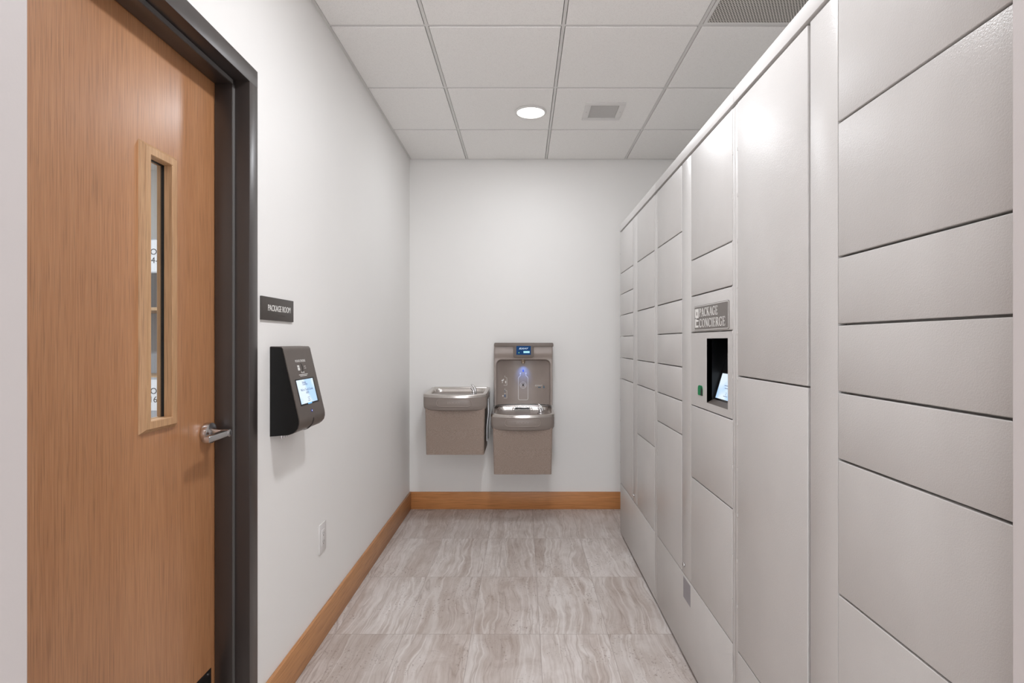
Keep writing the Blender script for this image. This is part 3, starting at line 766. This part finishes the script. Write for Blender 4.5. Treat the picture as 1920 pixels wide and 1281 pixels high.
# drip grille at the back of the lower basin
gr = MB()
zt = .787
for k in range(9): gr.box(-.048+k*.0125-.0025-.002, -.048+k*.0125+.0025-.002, 4.225, 4.268, zt-.003, zt+.006)
gr.box(-.058, .054, 4.220, 4.227, zt-.006, zt+.004)
part('drip_grille', gr, M['black'], f2, 'dark slotted drip grille', smooth=0)
for xx in (-.078, .056): part('grille_bracket', MB().box(xx, xx+.018, 4.19, 4.262, zt-.024, zt+.002, .003), M['steel'], f2)

# ------------------------------------------------------------------ bottle filler
bf = thing('bottle_filler', 'taupe bottle filling station with blue display above the lower fountain', 'bottle filler', (.004, YB, .812))
BX0, BX1, BZ0, BZ1 = -.214, .224, .811, 1.279
FY = 4.205; BC = (BX0+BX1)/2
def smooth(a): a = max(0, min(1, a)); return a*a*(3-2*a)
b = bmesh.new(); NX, NZ = 170, 190; vs_ = []
ax0, ax1, az1, rad = BX0+.012, BX1-.012, 1.287-.132, .045
for j in range(NZ+1):
    row = []
    z = BZ0+(BZ1-.012-BZ0)*j/NZ
    for i in range(NX+1):
        x = BX0+(BX1-BX0)*i/NX
        # signed distance into the alcove opening (rounded upper corners)
        hx = (ax1-ax0)/2; dx = abs(x-BC)-(hx-rad); dz = z-(az1-rad)
        if dx > 0 and dz > 0: sd = rad-math.hypot(dx, dz)
        else: sd = min(rad-dx, rad-dz)
        if sd > 0:
            u_ = (x-BC)/hx
            dep = (.010+.086*max(0, 1-abs(u_)**3.2))
            y = FY+dep*smooth(sd/.012)
        else: y = FY
        if z > az1: y = FY-.012*smooth((z-az1)/.05)+.004*smooth((z-az1-.05)/.07)
        # round the outer vertical edges
        ed_ = min(x-BX0, BX1-x)
        if ed_ < .006: y += .006-math.sqrt(max(0, .006**2-(.006-ed_)**2))
        row.append(b.verts.new((x, y, z)))
    vs_.append(row)
for j in range(NZ):
    for i in range(NX): b.faces.new((vs_[j][i], vs_[j][i+1], vs_[j+1][i+1], vs_[j+1][i]))
# sides, top, bottom, back
bk = [[b.verts.new((x, YB-.001, z)) for x in (BX0, BX1)] for z in (BZ0, BZ1-.012)]
b.faces.new([vs_[j][0] for j in range(NZ+1)]+[bk[1][0], bk[0][0]]); b.faces.new([vs_[j][NX] for j in range(NZ, -1, -1)]+[bk[0][1], bk[1][1]])
b.faces.new([vs_[0][i] for i in range(NX, -1, -1)]+[bk[0][0], bk[0][1]]); b.faces.new([vs_[NZ][i] for i in range(NX+1)]+[bk[1][1], bk[1][0]])
b.faces.new((bk[0][0], bk[1][0], bk[1][1], bk[0][1]))
bmesh.ops.recalc_face_normals(b, faces=b.faces[:])
finish('housing', b, M['filler'], bf, 30)
def px(x): return (x-980)*4.19/1051
def pz(y): return EYE+(641-y)*4.19/1051
cap = MB()
outl = []
xl, xr_, zt_, zb = px(926.3), px(1037.6), BZ1+.0005, pz(650.3)
tx0, tx1, tz = px(962.3), px(1000.7), pz(670.5)
outl += [(p[0], p[1]) for p in arc(xr_-.012, zt_-.012, .012, .012, 0, 90, 5)]+[(p[0], p[1]) for p in arc(xl+.012, zt_-.012, .012, .012, 90, 180, 5)]
outl += arc(xl+.006, zb+.006, .006, .006, 180, 270, 4)+arc(tx0-.010, zb-.010, .010, .010, 90, 0, 5)+arc(tx0+.011, tz+.011, .011, .011, 180, 270, 5)+arc(tx1-.011, tz+.011, .011, .011, 270, 360, 5)+arc(tx1+.010, zb-.010, .010, .010, 180, 90, 5)+arc(xr_-.006, zb+.006, .006, .006, 270, 360, 4)
cap.poly([(p[0], FY-.021, p[1]) for p in outl], (0, .03, 0), .0022, 2)
capo = part('cap', cap, M['filler_cap'], bf, 'darker cap with a display tab', smooth=40)
part('cap_top', MB().box(xl+.002, xr_-.002, FY-.005, YB-.001, BZ1-.016, BZ1, .004), M['filler_cap'], bf)
dx0, dx1, dz0, dz1 = px(968.2), px(995.2), pz(665.4), pz(648.9)
part('display', MB().box(dx0, dx1, FY-.0225, FY-.0195, dz0, dz1), M['blue_disp'], bf, 'dark blue lit display', smooth=0)
mb = MB(); text_mb(mb, 'ELKAY', .0165, (px(981), FY-.0225, pz(653.8)), FAR, .0004, xs=1.35, shear=.35, bold=.0003); part('display_name', mb, emis('lit_text', (215, 232, 250), .9), bf, smooth=0)
part('counter', MB().box(px(981.5), px(993), FY-.0229, FY-.0225, pz(662), pz(658.5)), M['cyan'], bf, smooth=0)
part('filter_led', MB().cyl((px(973), FY-.0225, pz(661.5)), (0, -1, 0), .0028, .0008, 14), M['led_green'], bf)
# nozzle and its blue light
noz = MB().cyl((px(981), 4.228, pz(672.5)-.004), (0, 0, -1), .020, .022, 24, r2=.014).cyl((px(981), 4.228, pz(672.5)-.024), (0, 0, -1), .0125, .014, 24)
part('nozzle', noz, plain('brass_grey_nozzle', (168, 150, 130), .35, .6), bf, 'small metal nozzle')
def aly(x, z): return FY+(.010+.086*max(0, 1-abs((x-BC)/((ax1-ax0)/2))**3.2))
def gz_(y): return EYE+(641-y)*4.27/1051
def gx_(x): return (x-980)*4.27/1051
# printing on the alcove back wall, lying on its surface
def surf_ribbon(mb, pts, w_, closed=False, y=None, lift=.0008):
    x0_ = sum(p[0] for p in pts)/len(pts)
    yb_ = (aly(x0_, 0) if y is None else y)-lift
    return ribbon(mb, pts, w_, (0, yb_+.0004, 0), FAR, .0008, closed)
ymid = aly(BC, 0)
bo = MB()
def G(x, y): return (gx_(x), gz_(y))
cxp = 980.9
bw = 9.1
half = [(-5.2, 700.3), (-5.2, 704.2)]+[(-5.6, 705.4), (-8.2, 707.7), (-bw, 709.5), (-bw, 748.4), (-8.4, 749.9), (-6.8, 750.6)]
left = [G(cxp+p[0], p[1]) for p in half]; right = [G(cxp-p[0], p[1]) for p in reversed(half)]
surf_ribbon(bo, left+right, .0032, y=ymid-.001)
for s_ in (-1, 1): bo.cyl((gx_(cxp+s_*5.2), ymid-.0002, gz_(700.4)), (0, -1, 0), .0042, .0008, 14)
part('bottle_outline', bo, M['white_ink'], bf, 'white bottle outline print', smooth=0)
se = MB(); sc_ = G(cxp, 722.8)
for a0, a1, r_ in ((-50, 50, .0235), (130, 230, .0235), (60, 120, .0235), (240, 300, .0235), (-45, 45, .0145), (135, 225, .0145)):
    surf_ribbon(se, arc(sc_[0], sc_[1], r_, r_, a0, a1, 12), .0026, y=ymid)
part('sensor_rings', se, M['white_ink'], bf, smooth=0)
part('sensor_eye', MB().cyl((sc_[0], ymid, sc_[1]), (0, -1, 0), .0062, .0012, 18), M['blackgloss'], bf)
dr = MB(); dc = G(981, 695.5)
dpts = [(dc[0]+.0065*math.cos(math.radians(a)), dc[1]-.003+.0065*math.sin(math.radians(a))) for a in range(-200, 21, 20)]+[(dc[0], dc[1]+.014)]
dr.poly([(p[0], ymid-.0003, p[1]) for p in dpts], (0, -.0008, 0)); part('drop_print', dr, M['drop'], bf, 'blue water drop print', smooth=0)
# small instruction pictograms on the left
bl = MB()
def seg(mb, pts, w_=.0024):
    for a_, b_ in zip(pts[:-1], pts[1:]):
        n_ = 4
        P_ = [(a_[0]+(b_[0]-a_[0])*i/n_, a_[1]+(b_[1]-a_[1])*i/n_) for i in range(n_+1)]
        surf_ribbon(mb, P_, w_, y=aly((a_[0]+b_[0])/2, 0)-.0006)
for top, k in ((704.5, 0), (728.8, 1)):
    pg = MB()
    seg(pg, [G(946.6, top), G(946.6, top+3), G(950.3, top+4)]); seg(pg, [G(950.3, top+4), G(950.3, top+18)]); seg(pg, [G(940, top+18), G(950.3, top+18)])
    if k == 0: seg(pg, [G(938.2, 714), G(944, 713)], .009); seg(pg, [G(941, 716), G(944.5, 711)], .007); seg(pg, [G(940.5, 718), G(943, 716.5)], .006); seg(pg, [G(948, 714.5), G(948, 719)], .007)
    else: seg(pg, [G(941.5, 742.3), G(944, 742.3)], .011); seg(pg, [G(944.3, 738.5), G(948.2, 738.5)], .0045)
    part('pictogram', pg, M['white_ink'], bf, smooth=0)
seg(bl, [G(946.4, 740), G(946.4, 745)], .012); seg(bl, [G(946.4, 731.5), G(946.4, 735.5)], .003)
part('pictogram_bottle', bl, plain('blue_grey_print', (96, 116, 150), .5), bf, smooth=0)
lg = MB(); yl = aly(.09, 0)
text_mb(lg, 'ELKAY', .0155, (gx_(1009.5), aly(gx_(1017), 0)-.0006, gz_(723.3)), FAR, .0004, xs=1.2, shear=.3); part('side_name', lg, M['white_ink'], bf, smooth=0)
l2 = MB(); seg(l2, [G(1009, 726.6), G(1018, 726.6)], .0075)
dc = G(1019.5, 725.5); dpts = [(dc[0]+.0062*math.cos(math.radians(a)), dc[1]-.003+.0062*math.sin(math.radians(a))) for a in range(-200, 21, 20)]+[(dc[0], dc[1]+.015)]
part('name_underline', l2, M['drop_grey'], bf, smooth=0)
l2 = MB().poly([(p[0], aly(gx_(1023), 0)-.0008, p[1]) for p in dpts], (0, -.0008, 0))
part('side_drop', l2, M['drop_grey'], bf, smooth=0)
ld = bpy.data.lights.new('nozzle_led', 'SPOT'); ld.energy = .55; ld.color = (.12, .3, 1); ld.spot_size = math.radians(75); ld.spot_blend = 1; ld.shadow_soft_size = .004
lo = bpy.data.objects.new('nozzle_led', ld); COL.objects.link(lo); lo.location = (px(981), 4.226, pz(683)-.012); lo.rotation_euler = (math.radians(50), 0, 0)

# ================================================================== CEILING FITTINGS
def downlight(x, y, e, label, group=None):
    t = thing('downlight', label, 'ceiling light', (x, y, CEIL), group)
    rings = []
    tr_ = MB()
    prof_ = [(.0865, -.0020), (.0925, -.0020), (.0965, -.0045), (.0965, -.008), (.092, -.0105), (.0855, -.0115), (.0835, -.0095), (.0835, -.004), (.0845, -.002)]
    rings = [[(x+r_*math.cos(2*PI*i/48), y+r_*math.sin(2*PI*i/48), CEIL+z_) for (r_, z_) in prof_] for i in range(49)]
    tr_.loft(rings, cap0=False, cap1=False)
    part('trim_ring', tr_, M['white_metal'], t)
    part('diffuser', MB().cyl((x, y, CEIL-.0022), (0, 0, -1), .0838, .0066, 48), M['lamp'], t, smooth=0)
    o = ceiling_lamp_light(0, x, y, e); o.parent = t; o.location = (0, 0, -.0125)
    return t
LB = ['round lit ceiling light beside the square air vent, above the fountains', 'round ceiling light above the middle locker cabinet aisle', 'round ceiling light just outside the opening',
      'added round lobby fill light in the back left', 'added round lobby fill light in the back right', 'added round lobby fill light at the front left', 'added round lobby fill light at the front right', 'added round fill light in the package room']
for (x, y, e), l in zip(LAMPS, LB): downlight(x, y, e, l)

vt = thing('air_vent', 'small square white air vent with louvers in a ceiling tile', 'vent', (.49, 3.41, CEIL))
vx0, vx1, vy0, vy1 = .372, .608, 3.285, 3.538
vm = MB()
fw = .034
for q in ((vx0, vx1, vy0, vy0+fw), (vx0, vx1, vy1-fw, vy1), (vx0, vx0+fw, vy0+fw, vy1-fw), (vx1-fw, vx1, vy0+fw, vy1-fw)): vm.box(*q, CEIL-.0075, CEIL-.0021, .0012)
part('vent_frame', vm, M['white_metal'], vt)
vl = MB()
nl = 11; ya, yb_ = vy0+fw, vy1-fw
for k in range(nl):
    yk = ya+(yb_-ya)*(k+.5)/nl
    m_ = Matrix.Translation((0, yk, CEIL+.001))@Matrix.Rotation(math.radians(-38), 4, 'X')@Matrix.Translation((0, -yk, -(CEIL+.001)))
    vl.box(vx0+fw, vx1-fw, yk-.0075, yk+.0075, CEIL+.0004, CEIL+.0016, mat=m_)
part('louver', vl, M['louver'], vt, smooth=0)
part('duct_box', MB().box(vx0+.02, vx1-.02, vy0+.025, vy1-.025, CEIL+.018, CEIL+.028), M['duct'], vt, 'dark duct behind the louvers', smooth=0)
for xx in (vx0+.015, vx1-.015): part('screw', MB().cyl((xx, 3.41, CEIL-.0076), (0, 0, -1), .004, .0012, 12), M['louver'], vt)
rg = thing('return_grille', 'large perforated grey metal panel in the ceiling above the lockers', 'vent', (1.093, 2.186, CEIL))
gx0, gx1, gy0, gy1 = .789+.009, XR-.02, 1.8805+.009, 2.490-.009
part('perforated_panel', MB().box(gx0+.014, gx1-.014, gy0+.014, gy1-.014, CEIL+.000, CEIL+.0012), M['perf'], rg, smooth=0)
vm = MB()
for q in ((gx0, gx1, gy0, gy0+.014), (gx0, gx1, gy1-.014, gy1), (gx0, gx0+.014, gy0+.014, gy1-.014), (gx1-.014, gx1, gy0+.014, gy1-.014)): vm.box(*q, CEIL-.002, CEIL+.010, .001)
part('panel_frame', vm, M['white_metal'], rg)

# ================================================================== PACKAGE ROOM SHELVES
sh = thing('storage_shelving', 'grey shelving seen through the slot window of the door', 'shelving', (-2.75, 4.25, 0))
SX0, SX1, SY0, SY1 = -3.35, -1.75, 4.0, 4.45
def sz(y): return EYE+(641-y)*4.0/1051
for x in (SX0, (SX0+SX1)/2+.35, SX1): part('upright', MB().box(x-.02, x+.02, SY0+.03, SY1, 0, sz(450), .002), M['shelf_metal'], sh)
part('back_panel', MB().box(SX0, SX1, SY1-.01, SY1, 0, sz(450)), M['shelf_metal'], sh, smooth=0)
for zz in (sz(582), sz(712), sz(835), .25): part('shelf_board', MB().box(SX0+.02, SX1-.02, SY0+.01, SY1-.012, zz, zz+.022, .001), M['shelf_wood'], sh, 'pale wooden shelf board')
def paper(label, yt, yb__, s1, s2):
    t = thing('paper_sign', label, 'paper sign', (-2.58, SY0, sz(yb__)))
    part('sheet', MB().box(-2.72, -2.44, SY0-.003, SY0-.001, sz(yb__), sz(yt)), M['paper'], t, smooth=0)
    m_ = MB(); zc = (sz(yt)+sz(yb__))/2
    text_mb(m_, s1, .062, (-2.625, SY0-.003, zc+.027), FAR, .0004, xs=1.0); text_mb(m_, s2, .062, (-2.625, SY0-.003, zc-.033), FAR, .0004)
    part('lettering', m_, plain('black_print', (40, 40, 44), .7), t, smooth=0)
    return t
part('header_rail', MB().box(SX0, SX1, SY0, SY0+.02, sz(512), sz(448)), M['shelf_metal'], sh, smooth=0)
paper('white paper reading 4 seen high through the door window', 450, 510, 'LOC', '4-')
paper('white paper reading 16 seen low through the door window', 712, 770, 'LOC', '16-')
part('bin_rail', MB().box(SX0, SX1, SY0, SY0+.02, sz(792), sz(708)), M['shelf_metal'], sh, smooth=0)
